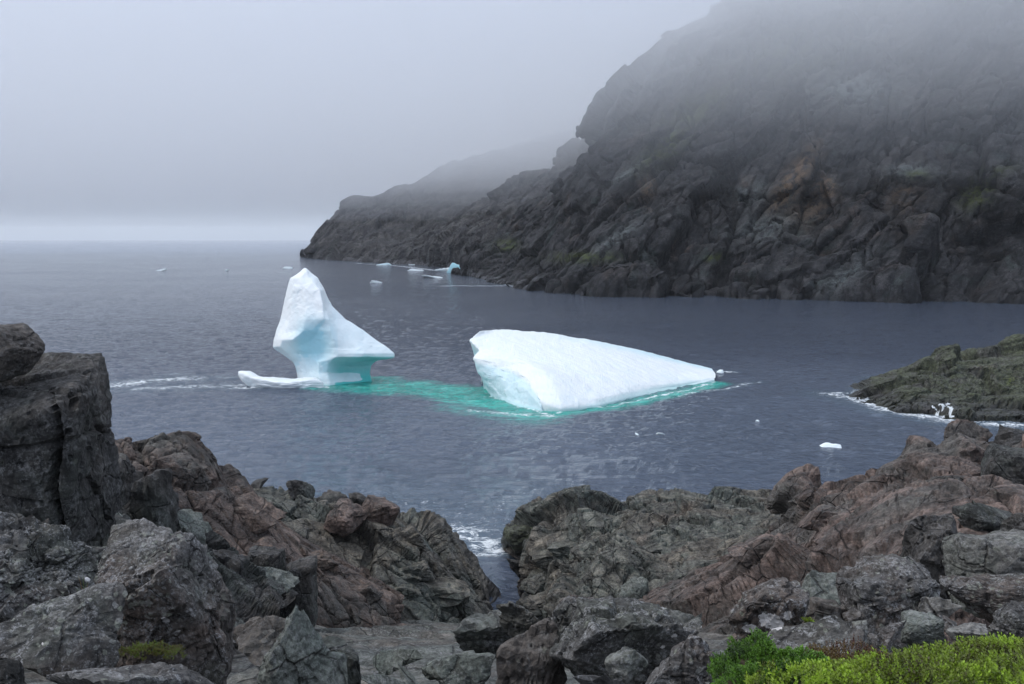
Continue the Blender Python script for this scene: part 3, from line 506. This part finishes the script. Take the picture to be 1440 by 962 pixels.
# ------------------------------------------------------------------ boulders, each placed where it lies
# box in the photograph, distance, material key, seed, detail, options, label
B = [
 ((-80, 507, 143, 735), 15.5, 'd', 3, 6, dict(boxy=.9, sharp=8, nplanes=7, det=.75, ry=1.0, crk=76), 'huge square dark boulder with a vertical crack at the left edge'),
 ((-75, 455, 53, 538), 15.0, 'b', 10, 5, dict(boxy=.2, rot=.35, ry=1.1, nplanes=8, det=.6), 'pointed dark rock perched on top of the huge square boulder'),
 ((-60, 720, 165, 870), 10.5, 'g', 12, 6, dict(ry=1.0, det=1.5), 'broad knobbly grey boulder under the huge dark one'),
 ((128, 745, 325, 950), 8.6, 'g', 15, 6, dict(ry=.9, taper=.25, rot=.35, boxy=.4), 'big upright lichened boulder with a white lichen patch above the moss'),
 ((-15, 841, 172, 945), 7.0, 'g', 21, 5, dict(ry=.9, sharp=8), 'rounded grey lichened boulder in the lower left corner'),
 ((25, 924, 305, 1010), 6.0, 'g', 24, 5, dict(ry=.8, sharp=8), 'long low lichened boulder along the bottom edge at the left'),
 ((-40, 922, 48, 1000), 6.4, 'd', 27, 4, {}, 'small dark rock in the bottom left corner'),
 ((268, 795, 330, 955), 9.6, 'b', 31, 5, dict(ry=1.0, rot=-.35, boxy=.8), 'thin slanting slab leaning behind the upright lichened boulder'),
 ((352, 848, 492, 1010), 8.0, 'n', 34, 5, dict(ry=.8, taper=.36, sharp=9, nplanes=9), 'pointed triangular grey boulder at the bottom left of centre'),
 ((318, 868, 425, 935), 10.5, 'b', 37, 5, dict(ry=1.2, rot=-.3), 'smooth brown rock behind the pointed triangular boulder'),
 ((438, 902, 515, 1000), 8.6, 'd', 40, 4, {}, 'dark broken stone right of the pointed triangular boulder'),
 ((120, 640, 192, 745), 22.0, 'd', 43, 4, dict(boxy=.6), 'dark block against the right side of the huge square boulder'),
 ((190, 655, 246, 800), 21.0, 'd', 46, 4, dict(boxy=.5, rot=.2), 'dark upright block left of the reddish outcrop'),
 ((168, 732, 216, 782), 18.5, 'p', 49, 4, {}, 'small pale stone at the top of the upright lichened boulder'),
 ((236, 716, 294, 800), 21.5, 'n', 52, 4, dict(rot=.3), 'greenish stone wedged left of the reddish slope'),
 ((205, 752, 262, 828), 17.0, 'd', 55, 4, {}, 'dark stone right behind the upright lichened boulder'),
 ((285, 765, 350, 850), 24.0, 'd', 58, 4, dict(boxy=.6, rot=-.2), 'dark grey angular block under the reddish slope'),
 ((250, 800, 322, 880), 15.0, 'b', 61, 4, dict(rot=.5), 'brown rock sloping down behind the thin slab'),
 ((345, 770, 402, 862), 30.0, 'd', 64, 4, dict(boxy=.9, sharp=18), 'dark square block in the shaded cleft of the left ridge'),
 ((398, 788, 446, 885), 31.0, 'd', 67, 4, dict(boxy=.9, sharp=18), 'tall dark block at the mouth of the shaded cleft'),
 ((352, 671, 380, 692), 52.0, 'd', 70, 3, dict(sharp=11), 'small round boulder on the skyline right of the reddish peak'),
 ((405, 671, 444, 700), 52.0, 'd', 73, 4, dict(sharp=11), 'rounded dark boulder on the crest of the left ridge'),
 ((446, 691, 488, 718), 52.0, 'b', 76, 4, dict(sharp=11), 'rounded grey stone on the crest between two boulders of the left ridge'),
 ((490, 692, 522, 712), 52.5, 'd', 79, 3, dict(sharp=11), 'small dark round stone right of the other crest boulders on the left ridge'),
 ((455, 705, 520, 750), 48.0, 'r', 82, 4, dict(boxy=.5, rot=-.5), 'tilted reddish block below the crest boulders of the left ridge'),
 ((505, 700, 565, 748), 49.0, 'r', 85, 4, dict(boxy=.4, rot=-.6), 'orange brown tilted slab on the crest of the left ridge'),
 ((692, 868, 800, 1010), 7.4, 'b', 90, 5, dict(ry=.9, sharp=8, rot=.4), 'rounded olive brown boulder at the bottom centre beside the slab'),
 ((700, 838, 776, 908), 10.5, 'b', 93, 5, dict(det=1.5, sharp=7), 'knobbly dark rock below the pool'),
 ((755, 838, 868, 915), 9.6, 'g', 96, 5, dict(det=1.8), 'pitted crusty grey rock behind the rounded olive brown boulder'),
 ((772, 852, 985, 1010), 7.2, 'g', 99, 6, dict(ry=.9, rot=-.25), 'very large lichened grey boulder at the bottom right of centre'),
 ((848, 906, 912, 962), 5.9, 'p', 102, 4, dict(sharp=6, rot=.2), 'small smooth pale stone resting on the very large lichened boulder'),
 ((800, 934, 890, 1000), 5.6, 'g', 105, 4, {}, 'low grey rock under the small smooth pale stone'),
 ((888, 886, 1030, 1010), 6.1, 'g', 108, 5, dict(ry=.8, rot=.3), 'lichened grey boulder left of the green shrubs'),
 ((1016, 814, 1135, 915), 8.7, 'g', 111, 5, dict(taper=.2, sharp=9), 'tall grey boulder with a bright white lichen patch at its foot'),
 ((1035, 881, 1235, 950), 7.0, 'g', 114, 5, dict(ry=.8, sharp=8), 'low wide lichened boulder behind the green shrubs'),
 ((1118, 803, 1200, 860), 11.2, 'n', 117, 4, dict(rot=-.2), 'greenish grey boulder left of the big angular one'),
 ((1138, 840, 1182, 895), 9.2, 'b', 120, 4, dict(boxy=.5), 'upright brown stone in the pile left of the big angular boulder'),
 ((1170, 845, 1206, 888), 9.4, 'g', 123, 4, {}, 'small grey stone squeezed beside the upright brown stone'),
 ((1190, 788, 1312, 895), 9.2, 'g', 126, 5, dict(boxy=.4, rot=.35, sharp=16), 'big angular dark boulder in the middle of the right pile'),
 ((1316, 805, 1500, 878), 9.2, 'g', 129, 5, dict(ry=.8, rot=-.12, sharp=13), 'wide flat topped boulder at the right edge'),
 ((1385, 848, 1500, 905), 7.6, 'g', 132, 5, dict(sharp=8), 'grey boulder below the flat topped one at the right edge'),
 ((1290, 838, 1345, 880), 8.8, 'p', 135, 4, {}, 'pale stone between the big angular and the flat topped boulder'),
 ((1268, 864, 1324, 902), 7.7, 'n', 138, 5, dict(boxy=.3), 'greenish stone above the shrubs beside the small round one'),
 ((1232, 876, 1282, 916), 7.2, 'g', 141, 5, dict(sharp=11), 'small round grey stone touching the shrubs'),
 ((1186, 858, 1220, 890), 8.4, 'b', 144, 4, {}, 'little brown stone under the big angular boulder'),
 ((1176, 876, 1212, 908), 7.8, 'g', 147, 4, {}, 'little grey stone behind the low wide lichened boulder'),
 ((1206, 892, 1244, 918), 7.4, 'g', 150, 3, dict(rot=.4), 'little flat stone left of the small round grey one'),
 ((1335, 878, 1392, 905), 7.4, 'p', 153, 4, dict(rot=-.1), 'low pale stone at the edge of the shrubs'),
 ((1320, 866, 1350, 886), 8.0, 'g', 156, 3, {}, 'tiny grey stone behind the low pale one'),
 ((1330, 755, 1500, 850), 13.0, 'p', 159, 5, dict(boxy=.5, ry=.8), 'broad pale grey rock above the flat topped boulder'),
 ((1262, 722, 1352, 840), 14.5, 'd', 162, 5, dict(boxy=.6, taper=.2), 'tall dark grey rock face behind the big angular boulder'),
 ((1345, 672, 1402, 722), 25.0, 'd', 165, 4, dict(sharp=8), 'dark rounded boulder in the hollow on the right'),
 ((1350, 705, 1450, 765), 21.0, 'd', 168, 4, dict(sharp=9), 'black broad boulder under the hollow on the right'),
 ((1392, 718, 1480, 775), 19.0, 'd', 171, 4, dict(sharp=8), 'black rounded boulder at the right edge above the pale rock'),
 ((1385, 628, 1480, 705), 27.5, 'd', 174, 4, dict(boxy=.4), 'big dark grey block at the right edge under the top of the mound'),
 ((1325, 589, 1400, 648), 34.5, 'r', 177, 5, dict(sharp=8, rot=-.2), 'rounded reddish boulder topping the right mound against the sea'),
 ((1390, 600, 1482, 655), 33.5, 'd', 180, 4, dict(rot=.3), 'dark boulder right of the rounded reddish one on the mound'),
 ((1258, 614, 1340, 680), 35.5, 'r', 183, 4, dict(boxy=.5, rot=-.6), 'split reddish block on the left shoulder of the right mound'),
 ((672, 765, 705, 781), 64.0, 'd', 186, 3, {}, 'small dark rock in the surf at the gully mouth'),
 ((703, 738, 762, 777), 61.0, 'i', 189, 4, dict(boxy=.5), 'mossy green block at the gully mouth'),
 ((712, 782, 742, 812), 57.0, 'd', 192, 4, {}, 'dark wet boulder on the right bank of the pool'),
 ((735, 780, 785, 818), 56.0, 'n', 195, 4, dict(sharp=8), 'rounded greenish boulder above the pool on its right bank'),
 ((722, 830, 755, 862), 50.0, 'd', 198, 4, {}, 'black rock at the near end of the pool'),
 ((728, 810, 775, 845), 51.0, 'o', 201, 4, dict(rot=.3), 'olive grey rock right of the pool near its end'),
 ((770, 818, 800, 850), 47.0, 'n', 204, 3, {}, 'small greenish block under the tent shaped spur'),
 ((868, 812, 915, 860), 38.0, 'n', 207, 4, dict(boxy=.4), 'greenish grey block at the foot of the tent shaped spur'),
 ((895, 820, 965, 868), 36.0, 'r', 210, 4, dict(rot=-.5), 'brown pointed rock right of the greenish block'),
 ((786, 834, 830, 856), 16.0, 'r', 213, 4, {}, 'small rusty red stone lying behind the crusty grey rock'),
 ((520, 905, 600, 950), 14.0, 'n', 216, 4, dict(rot=-.1), 'flat greenish slab piece on the bottom of the pale bedrock'),
 ((590, 915, 700, 975), 11.0, 'n', 219, 4, dict(rot=.1), 'dark greenish rock on the bedrock left of the olive brown boulder'),
 ((505, 935, 600, 990), 9.5, 'n', 222, 4, {}, 'grey green stone at the bottom edge right of the dark broken stone'),
 ((640, 862, 735, 925), 12.5, 's', 225, 4, dict(rot=-.4), 'slanting pale ridge of stone left of the knobbly dark rock'),
]
WH = [(232, 872, 9, 6, 0, 1.0), (1085, 874, 22, 14, -20, 1.15), (1055, 884, 16, 9, 0, 1.0), (1108, 866, 10, 9, 0, 1.0), (948, 894, 8, 5, 20, .9), (932, 910, 8, 5, 20, .9), (62, 905, 6, 10, 0, .75), (250, 888, 10, 6, 0, .7)]
for bb, d, mk, seed, sub, op, label in B:
    op = dict(op); ry = op.pop('ry', .9); crk_ = op.pop('crk', 0); c = P(np.array([(bb[0] + bb[2]) / 2, (bb[1] + bb[3]) / 2, d])); rx = (bb[2] - bb[0]) / 2 / F * d; rz = (bb[3] - bb[1]) / 2 / F * d * 1.02
    v, fc = rock_shape(seed, sub, (rx, ry * (rx * .6 + rz * .4), rz), **op); v[:, 2] = np.where(v[:, 2] < 0, v[:, 2] * 1.3, v[:, 2])
    nm = 'boulder' if rx > .35 else 'stone'
    if crk_:
        xx, yy = pixel(v + c); v[:, 1] += .30 * np.exp(-((xx - crk_ - (yy - 600) * .04 - 5 * np.sin(yy / 23.0)) / 4.0) ** 2) * (v[:, 1] < 0) * np.clip((yy - 540) / 30, 0, 1)
    tag(mesh(nm, v + c, fc, MATS[mk], attrs=dict(white=spots(v + c, WH)) if mk == 'g' else None, shade=False), label, nm, 'loose boulders and stones of the foreground')

# ------------------------------------------------------------------ icebergs
def ring_mesh(levels, d0, nu, nv, it):
    """levels: list of (py, [(px, dd)...] left to right across the front, back thickness)"""
    R = []
    for py_, pts, th in levels:
        f = np.array([(a, py_, d0 + b) for a, b in pts], float)
        l, r = f[0], f[-1]; m = lambda k, q: [l[0] + (r[0] - l[0]) * k, py_, d0 + th * q]
        ring = P(np.vstack([f, [m(.82, .7), m(.5, 1), m(.18, .7)]])); ring[:, 2] = ring[:, 2].clip(-6)
        n = len(ring); R.append(np.array([ring[i % n] for i in range(n + 1)]))
    G = np.stack([np.stack([np.interp(np.linspace(0, len(r) - 1, nu + 1)[:-1], np.arange(len(r)), r[:, k]) for k in range(3)], -1) for r in R])
    L = np.r_[0, np.cumsum(np.abs(np.diff([l[0] for l in levels])) + 1.0)]; L /= L[-1]; t = np.linspace(0, 1, nv)
    i = np.clip(np.searchsorted(L, t, 'right') - 1, 0, len(L) - 2); f = ((t - L[i]) / (L[i + 1] - L[i]))[:, None, None]
    return smooth(G[i] * (1 - f) + G[i + 1] * f, it, True)
LI = [(377, [(427, 0), (427.5, -.1), (428, -.1), (429, -.1), (430, -.1), (430.5, 0), (431, 0)], .2),
 (384, [(419, 0), (422, -.5), (427, -.7), (432, -.8), (434, -.5), (436, -.2), (438, 0)], .7),
 (391, [(408, 0), (414, -.8), (422, -1.1), (434, -1.2), (440, -.8), (444, -.4), (447, 0)], 1.2),
 (408, [(404, 0), (413, -1.4), (428, -2.2), (450, -2.6), (453, -1.6), (455, -.8), (457, 0)], 2),
 (430, [(398, 0), (410, -1.8), (430, -3.0), (454, -3.6), (458, -2.4), (462, -1.1), (467, 0)], 2.6),
 (449, [(393, 0), (408, -2.4), (430, -3.9), (455, -4.3), (462, -3.9), (474, -1.6), (487, 0)], 3.2),
 (465, [(388, 0), (402, -2.5), (426, -4.1), (447, -3.9), (465, -4.4), (488, -2.4), (513, 0)], 3.8),
 (478, [(384, 0), (396, -3), (412, -4.0), (440, -3.3), (470, -4.5), (498, -3), (530, 0)], 4),
 (488, [(383, 0), (394, -2.7), (408, -2.5), (438, -2.9), (472, -4.6), (506, -3.6), (545, 0)], 4),
 (497, [(394, 0), (406, -1.4), (422, -1.3), (446, -3.0), (474, -4.9), (512, -4.2), (556, 0)], 4),
 (503, [(403, 0), (412, -.8), (428, -1.5), (450, -3.4), (472, -5.0), (508, -4.4), (556, -.2)], 4),
 (508, [(410, 0), (418, -.8), (432, -1.8), (448, -3.8), (466, -4.4), (492, -2.0), (530, 0)], 3.5),
 (514, [(414, 0), (422, -1.0), (434, -2.2), (448, -3.8), (462, -3.9), (490, -.9), (523, 0)], 3.2),
 (524, [(417, 0), (425, -1.4), (436, -2.6), (448, -3.8), (460, -3.6), (488, -1.0), (521, 0)], 3.2),
 (536, [(418, 0), (427, -2.0), (438, -3.2), (450, -4.2), (463, -4.0), (492, -1.8), (524, 0)], 3.5),
 (560, [(414, 0), (425, -2.4), (438, -4.2), (450, -5.2), (466, -5.0), (495, -2.6), (530, 0)], 4)]
G = ring_mesh(LI, 139.0, 220, 260, 3); nvv, nuu = G.shape[:2]; N = gnormals(G, True)
p = G.reshape(-1, 3); n = N.reshape(-1, 3); cen = G.mean((0, 1)); flip = ((p - cen) * n).sum(1).mean() < 0
if flip: n = -n
V = p + n * (0.16 * fbm(p / 3.2, 4, 3) + .04 * facets(p, 1.9, 8, tilt=.5) + .10 * np.clip(fbm(p / 1.1, 3, 14), 0, 1) * (p[:, 2:3].ravel() > 0))[:, None]
ppx = 720 + p[:, 0] / p[:, 1] * 1400; zz_ = p[:, 2]
front = n[:, 1] < .35
hol = np.exp(-(((ppx - 440) / 27) ** 2 + ((zz_ - 5.9) / 3.2) ** 2) ** 1.5) * front * (ppx < 474)
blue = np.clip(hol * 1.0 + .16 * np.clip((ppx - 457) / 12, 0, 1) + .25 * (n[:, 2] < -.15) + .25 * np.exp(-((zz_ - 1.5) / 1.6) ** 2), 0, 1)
tealv = np.clip(1.2 - zz_ / 3.4, 0, 1) * np.clip((ppx - 460) / 16, 0, 1) * (n[:, 2] < .4); tealv = np.clip(tealv + np.clip(.35 - zz_, 0, .6), 0, 1)  # teal water's reflection under the overhang painted in, plus teal ice at the waterline
Fc = gridfaces(nvv, nuu, True); Fc = Fc[:, ::-1] if flip else Fc
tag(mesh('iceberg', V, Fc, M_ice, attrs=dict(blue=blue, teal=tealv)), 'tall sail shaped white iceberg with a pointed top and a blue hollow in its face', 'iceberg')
# right slab
RR = [
 (P(Z([(685, 500, 138)]))[0], [(677, 464, 133), (700, 462, 137), (762, 465, 140), (830, 477, 143), (900, 491, 146), (960, 507, 148), (1000, 518, 147)]),
 (P(Z([(683, 537, 133)]))[0], [(660, 477, 131), (700, 474, 134), (745, 480, 136), (820, 490, 138), (890, 503, 141), (955, 516, 143.5), (1004, 523, 144)]),
 (P(Z([(686, 545, 130)]))[0], [(676, 491, 129), (700, 492, 130), (745, 498, 131), (820, 508, 133), (890, 518, 136), (955, 526, 139), (1006, 526, 142.5)]),
 (P(Z([(693, 556, 126)]))[0], [(664, 504, 127), (695, 508, 126), (745, 516, 126), (820, 528, 127), (890, 535, 131), (955, 536, 136), (1006, 529, 141)]),
 (P(Z([(722, 571, 118)]))[0], [(716, 514, 124), (735, 518, 123), (765, 532, 120), (830, 552, 121.5), (890, 549, 127), (955, 542, 134.5), (1006, 531, 140)]),
 (P(Z([(748, 577, 115)]))[0], [(743, 533, 119.5), (755, 540, 118.5), (782, 556, 116.5), (835, 566, 118.5), (890, 555, 125.5), (955, 545, 134), (1005, 533, 139.5)]),
 (P(Z([(766, 582, 113)]))[0], [(762, 562, 115), (770, 568, 114.5), (790, 574, 114), (838, 572, 117.5), (890, 559, 124.5), (955, 547, 133), (1004, 534, 139)])]
Rg = []
for b_, row in RR:
    r = P(Z(row)); b_ = np.array(b_); b_[2] = -1.0; top_ = r[0]
    Rg.append(np.vstack([b_, b_ * .7 + top_ * .3 + [.15, 0, 0], b_ * .3 + top_ * .7 + [-.2, 0, 0], r]))
rb = Rg[0].copy(); rb[:, 1] += 3.5; rb[:, 2] = -1.5
rf = Rg[-1].copy(); rf[:, 2] = -1.2; rf[:, 1] -= .3
Gs = [rb] + Rg + [rf]
A = np.stack([np.stack([np.interp(np.linspace(0, r.shape[0] - 1, 300), np.arange(r.shape[0]), r[:, k]) for k in range(3)], -1) for r in Gs])
t = np.linspace(0, len(Gs) - 1, 190); i = np.clip(t.astype(int), 0, len(Gs) - 2); f = (t - i)[:, None, None]; G = smooth(A[i] * (1 - f) + A[i + 1] * f, 14)
N = gnormals(G); p = G.reshape(-1, 3); n = N.reshape(-1, 3); flip = n[:, 2].mean() < 0
if flip: n = -n
uu = np.tile(np.linspace(0, 1, 300), 190); face = np.clip((.32 - uu) / .04, 0, 1)
ca_, sa_ = math.cos(-.38), math.sin(-.38); pr = p @ np.array([[ca_, sa_, 0], [-sa_, ca_, 0], [0, 0, 1]]).T[:3]
tq0 = np.repeat(np.linspace(0, 1, 190), 300); dome = .9 * np.clip(np.sin(np.clip((tq0 - .12) / .8, 0, 1) * np.pi), 0, 1) * np.clip((uu - .33) * 6, 0, 1) * np.clip((1 - uu) * 4, 0, 1)
V = p + n * ((0.10 + .16 * face) * fbm(p / 2.2, 4, 3) + (.10 * face * facets(p, 2.2, 8, tilt=.8)) + (1 - face) * (.10 * fbm(pr / np.array([7., .9, .9]), 4, 9, ridge=True) + .03 * fbm(pr / np.array([2., .35, .35]), 2, 19)) + dome)[:, None]
rim = np.exp(-((uu - .33) / .03) ** 2); V[:, 0] -= rim * .35 * np.abs(fbm(p / .8, 3, 77))
tq = np.repeat(np.linspace(0, 1, 190), 300)
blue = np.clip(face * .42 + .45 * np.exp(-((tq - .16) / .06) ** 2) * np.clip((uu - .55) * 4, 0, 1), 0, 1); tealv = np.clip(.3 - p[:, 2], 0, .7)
Fc = gridfaces(190, 300); Fc = Fc[:, ::-1] if flip else Fc
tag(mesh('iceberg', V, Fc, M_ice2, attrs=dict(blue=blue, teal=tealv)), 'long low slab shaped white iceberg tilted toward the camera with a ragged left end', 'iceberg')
# floes and small pieces
def floe(bb, seed, label, blue=.1, tealb=0.0, sub=4, d=None, prof=None, group='small pieces of floating ice', name='ice_floe'):
    d = d or float(WD(bb[3])); rx = (bb[2] - bb[0]) / 2 / F * d; hz = max((bb[3] - bb[1]) / F * d * (1.25 if sub == 5 or tealb else .75), .10)
    v, fc = rock_shape(seed, sub, (rx, rx * .5 + .15, hz), sharp=7, det=.7)
    if prof is not None:
        sx = np.interp(v[:, 0] / rx, np.linspace(-1, 1, len(prof)), prof); v[:, 2] = np.where(v[:, 2] > 0, v[:, 2] * sx, v[:, 2])
    c = P(np.array([(bb[0] + bb[2]) / 2, bb[3], d])); c[2] = 0.0; c[1] += rx * .25
    o = mesh(name, v + c, fc, M_ice, attrs=dict(blue=np.full(len(v), blue), teal=np.full(len(v), tealb))); return tag(o, label, 'ice', group)
floe((331, 524, 458, 545), 5, 'low curved tongue of white ice floating at the foot of the tall iceberg', 0.0, prof=(1.0, .95, .62, .52, .42, .42, .5, .5, .3), sub=5)
floe((211, 377, 233, 381), 6, 'lone white floe on the open sea far left of the tall iceberg')
floe((316, 378, 321, 381), 7, 'tiny speck of ice on the open sea between the lone floe and the tall iceberg', sub=3)
floe((396, 374, 411, 378), 8, 'thin white floe just left of the tip of the tall iceberg', sub=3)
floe((519, 393, 537, 398), 9, 'small white floe right of the top of the tall iceberg')
floe((525, 369, 551, 373), 10, 'flat pale floe close under the far headland', .4)
floe((571, 377, 598, 381), 12, 'flat narrow floe between the far headland and the sea', sub=3)
floe((592, 386, 624, 391), 13, 'long flat white floe in front of the blue piece of ice')
floe((612, 375, 648, 382), 14, 'low white ice trailing left of the blue piece under the cliff')
floe((628, 372, 658, 384), 15, 'bright blue jagged piece of ice under the cliff', .85, .15, prof=(.6, .9, 1.0, .9, 1.05, 1.1, .8))
floe((574, 371, 584, 373), 16, 'smallest pale speck of ice at the foot of the far headland', sub=3)
floe((1153, 622, 1184, 629), 17, 'lone white floe on the water left of the right hand rocks')
floe((922, 606, 936, 611), 18, 'little crumb of ice in front of the slab shaped iceberg', sub=3)
floe((893, 608, 900, 611), 19, 'tiny crumb of ice left of the larger crumb before the slab iceberg', sub=3)
floe((1062, 590, 1068, 592), 20, 'tiny crumb of ice on the dark water right of the slab iceberg', sub=3)
floe((1007, 519, 1018, 524), 21, 'small lump of ice off the right tip of the slab iceberg', sub=3)

# ------------------------------------------------------------------ plants
def leaves(name, label, cat, centres, radii, n_sprigs, cols, seed, lf=0.011, sprig=0.05, kind='stuff'):
    """mat of small upright leafy sprigs over a few mounds"""
    rng = np.random.RandomState(seed); V, Fq, hue = [], [], []; C = np.array(centres); Rr = np.array(radii); wgt = Rr[:, 0] * Rr[:, 1]; wgt = wgt / wgt.sum()
    for k in range(n_sprigs):
        i = rng.choice(len(C), p=wgt); a = rng.uniform(0, 2 * math.pi); q = math.sqrt(rng.uniform()); x = q * math.cos(a); y = q * math.sin(a)
        z = math.sqrt(max(0, 1 - q * q)); b = C[i] + np.array([x * Rr[i, 0], y * Rr[i, 1], z * Rr[i, 2]]); b[2] += .05 * float(vnoise(b[None] * 13, seed + 3)[0]) + .02 * float(vnoise(b[None] * 37, seed + 4)[0])
        up = np.array([x * .5, y * .5, 1.0]) + rng.normal(size=3) * .25; up /= np.linalg.norm(up); L = sprig * rng.uniform(.6, 1.3)
        cl = .5 + .5 * float(vnoise(b[None] * 6, seed)[0]); hv = np.clip(cl * .95 + rng.uniform(-.25, .45) - .05, 0, 1)
        nl = 9
        for j in range(nl):
            t_ = j / nl; th = j * 2.4 + a; out = np.array([math.cos(th), math.sin(th), 0]); out -= up * (out @ up); out /= np.linalg.norm(out); tip = (out * (1 - .55 * t_) + up * (.5 + .6 * t_)); tip /= np.linalg.norm(tip)
            s0 = b + up * L * t_; side = np.cross(tip, up); side /= np.linalg.norm(side) + 1e-6; w_ = lf * rng.uniform(.30, .42); l_ = lf * rng.uniform(.8, 1.3)
            m0 = len(V); V += [s0, s0 + tip * l_ * .5 + side * w_, s0 + tip * l_, s0 + tip * l_ * .5 - side * w_]; Fq.append((m0, m0 + 1, m0 + 2, m0 + 3)); hue += [hv * (.6 + .4 * t_)] * 4
    o = mesh(name, np.array(V), np.array(Fq), cols, attrs=dict(hue=hue), shade=False); return tag(o, label, cat, kind=kind)
M_lime = leaf_mat('lime_leaves', (0.055, 0.05, 0.012), (0.33, 0.50, 0.035)); M_deep = leaf_mat('crowberry_leaves', (0.022, 0.05, 0.008), (0.12, 0.26, 0.02)); M_rust = leaf_mat('rusty_leaves', (0.07, 0.02, 0.012), (0.13, 0.10, 0.02))
M_soil = plain('peaty_soil', (0.035, 0.025, 0.012), 0.9)
def mound(c, r, seed, name='soil_mound'):
    r = tuple(x * .86 for x in r)
    v, fc = rock_shape(seed, 4, tuple(x * .97 for x in r), sharp=5, det=.6); v[:, 2] = np.where(v[:, 2] < 0, v[:, 2] * 4, v[:, 2]); return tag(mesh(name, v + np.array(c), fc, M_soil), kind='structure')
def gp(px_, py_, d): return P(np.array([px_, py_, d], float))
pc, prr = [], []
for (px_, py_, d, rx, ry, rz) in ((1230, 1000, 4.6, .42, .35, .16), (1330, 984, 4.8, .40, .35, .17), (1430, 974, 5.0, .40, .4, .17), (1290, 1000, 4.3, .5, .3, .16), (1440, 1000, 4.3, .5, .3, .16), (1400, 957, 5.3, .34, .3, .13), (1540, 975, 4.8, .5, .4, .18), (1150, 1005, 4.4, .35, .3, .14), (1260, 967, 5.2, .25, .2, .10)):
    c = gp(px_, py_, d); pc.append(c); prr.append((rx, ry, rz)); mound(c, (rx, ry, rz), int(px_))
leaves('bilberry_shrub', 'bright lime green low shrubs in the bottom right corner', 'shrub', pc, prr, 7600, M_lime, 5, .016, .05)
pc2, pr2 = [], []
for (px_, py_, d, rx, ry, rz) in ((1062, 942, 5.0, .15, .2, .13), (1040, 958, 4.9, .13, .2, .09), (1092, 952, 4.9, .16, .2, .11), (1125, 955, 4.8, .15, .2, .09), (1045, 985, 4.6, .14, .15, .10), (1090, 975, 4.6, .2, .15, .09), (1150, 965, 4.8, .14, .2, .07), (1020, 950, 5.0, .08, .1, .06)):
    c = gp(px_, py_, d); pc2.append(c); pr2.append((rx, ry, rz)); mound(c, (rx, ry, rz), int(px_))
leaves('crowberry_shrub', 'darker green mounded crowberry at the left end of the lime green shrubs', 'shrub', pc2, pr2, 3600, M_deep, 6, .013, .035)
leaves('rusty_shrub', 'dark red brown twiggy foliage between the two green shrubs', 'shrub', [gp(1150, 948, 4.9), gp(1185, 930, 5.1), gp(1210, 945, 5.0)], [(.22, .16, .06), (.18, .12, .045), (.18, .12, .05)], 1000, M_rust, 7, .010, .04)
leaves('moss_cushion', 'small red and green moss cushion under the upright lichened boulder', 'moss', [gp(210, 922, 6.9), gp(238, 921, 6.9), gp(185, 924, 6.9)], [(.10, .12, .05), (.09, .12, .04), (.07, .1, .04)], 700, leaf_mat('moss_leaves', (0.07, 0.03, 0.012), (0.10, 0.16, 0.015)), 8, .010, .025)
leaves('green_sprig', 'tiny bright green sprig between the stones above the low wide boulder', 'plant', [gp(1139, 880, 8.3)], [(.03, .03, .03)], 30, M_lime, 9, .02, .05, kind=None)
# grass tuft with one white flower head
e = bpy.data.objects.new('grass_tuft', None); COL.objects.link(e); c0 = gp(120, 848, 8.0); e.location = c0
tag(e, 'wiry grass tuft with one white flower head between two boulders on the left', 'plant')
def blade(name, a, b, c, w, mat):
    t_ = np.linspace(0, 1, 7)[:, None]; q = (1 - t_) ** 2 * a + 2 * t_ * (1 - t_) * b + t_ ** 2 * c; ww = w * (1 - t_ * .8); s_ = np.array([1, 0, 0]); s2 = np.array([0, 1, 0])
    V_ = np.vstack([q - s_ * ww, q + s_ * ww, q + s2 * ww]); F_ = []
    for i in range(6): F_ += [(i, i + 7, i + 8, i + 1), (i + 7, i + 14, i + 15, i + 8), (i + 14, i, i + 1, i + 15)]
    return mesh(name, V_, F_, mat, parent=e)
Mg, My = plain('grass_blade', (0.10, 0.14, 0.04)), plain('dry_blade', (0.22, 0.13, 0.05))
rng = random.Random(4)
for k, (dx, hh_) in enumerate(((-70, 60), (-40, 95), (-15, 140), (8, 150), (30, 110), (60, 70), (-90, 20), (5, 120))):
    s_ = 8.0 / F * .32; b = c0 + np.array([dx * s_ * .4, -.02, hh_ * s_ * .6]); blade('blade', c0 + np.array([rng.uniform(-.02, .02), 0, -.04]), b, c0 + np.array([dx * s_, -.05, hh_ * s_ + (.0)]), .004, Mg if k % 2 else My)
blade('stalk', c0, c0 + np.array([.01, -.03, .12]), c0 + np.array([.045, -.05, .20]), .003, Mg)
v, fc = rock_shape(9, 3, (.020, .020, .022), sharp=5); mesh('flower_head', v + c0 + np.array([.045, -.05, .215]), fc, plain('white_flower', (.7, .68, .66)), parent=e)
# ------------------------------------------------------------------ haze and the fog bank on the cliff tops
def box(name, x0, x1, y0, y1, z0, z1, dens, label):
    v = [(x, y, z) for x in (x0, x1) for y in (y0, y1) for z in (z0, z1)]
    o = mesh(name, v, [(0, 1, 3, 2), (4, 6, 7, 5), (0, 4, 5, 1), (2, 3, 7, 6), (0, 2, 6, 4), (1, 5, 7, 3)], haze_mat(name + '_air', dens), base=(0, 0, 0), shade=False)
    return tag(o, kind='stuff')
box('haze', -49000, 49000, -60, 12100, -6, 330, 0.00009, None)
FOG = ((36, 50, .0006), (50, 62, .0014), (62, 75, .0025), (75, 90, .0038), (90, 110, .005), (110, 150, .0075))
for (z0, z1, dn) in FOG: box('fog_bank', -1500, 1500, 150, 1500, z0, z1 - 0.02, dn, None)
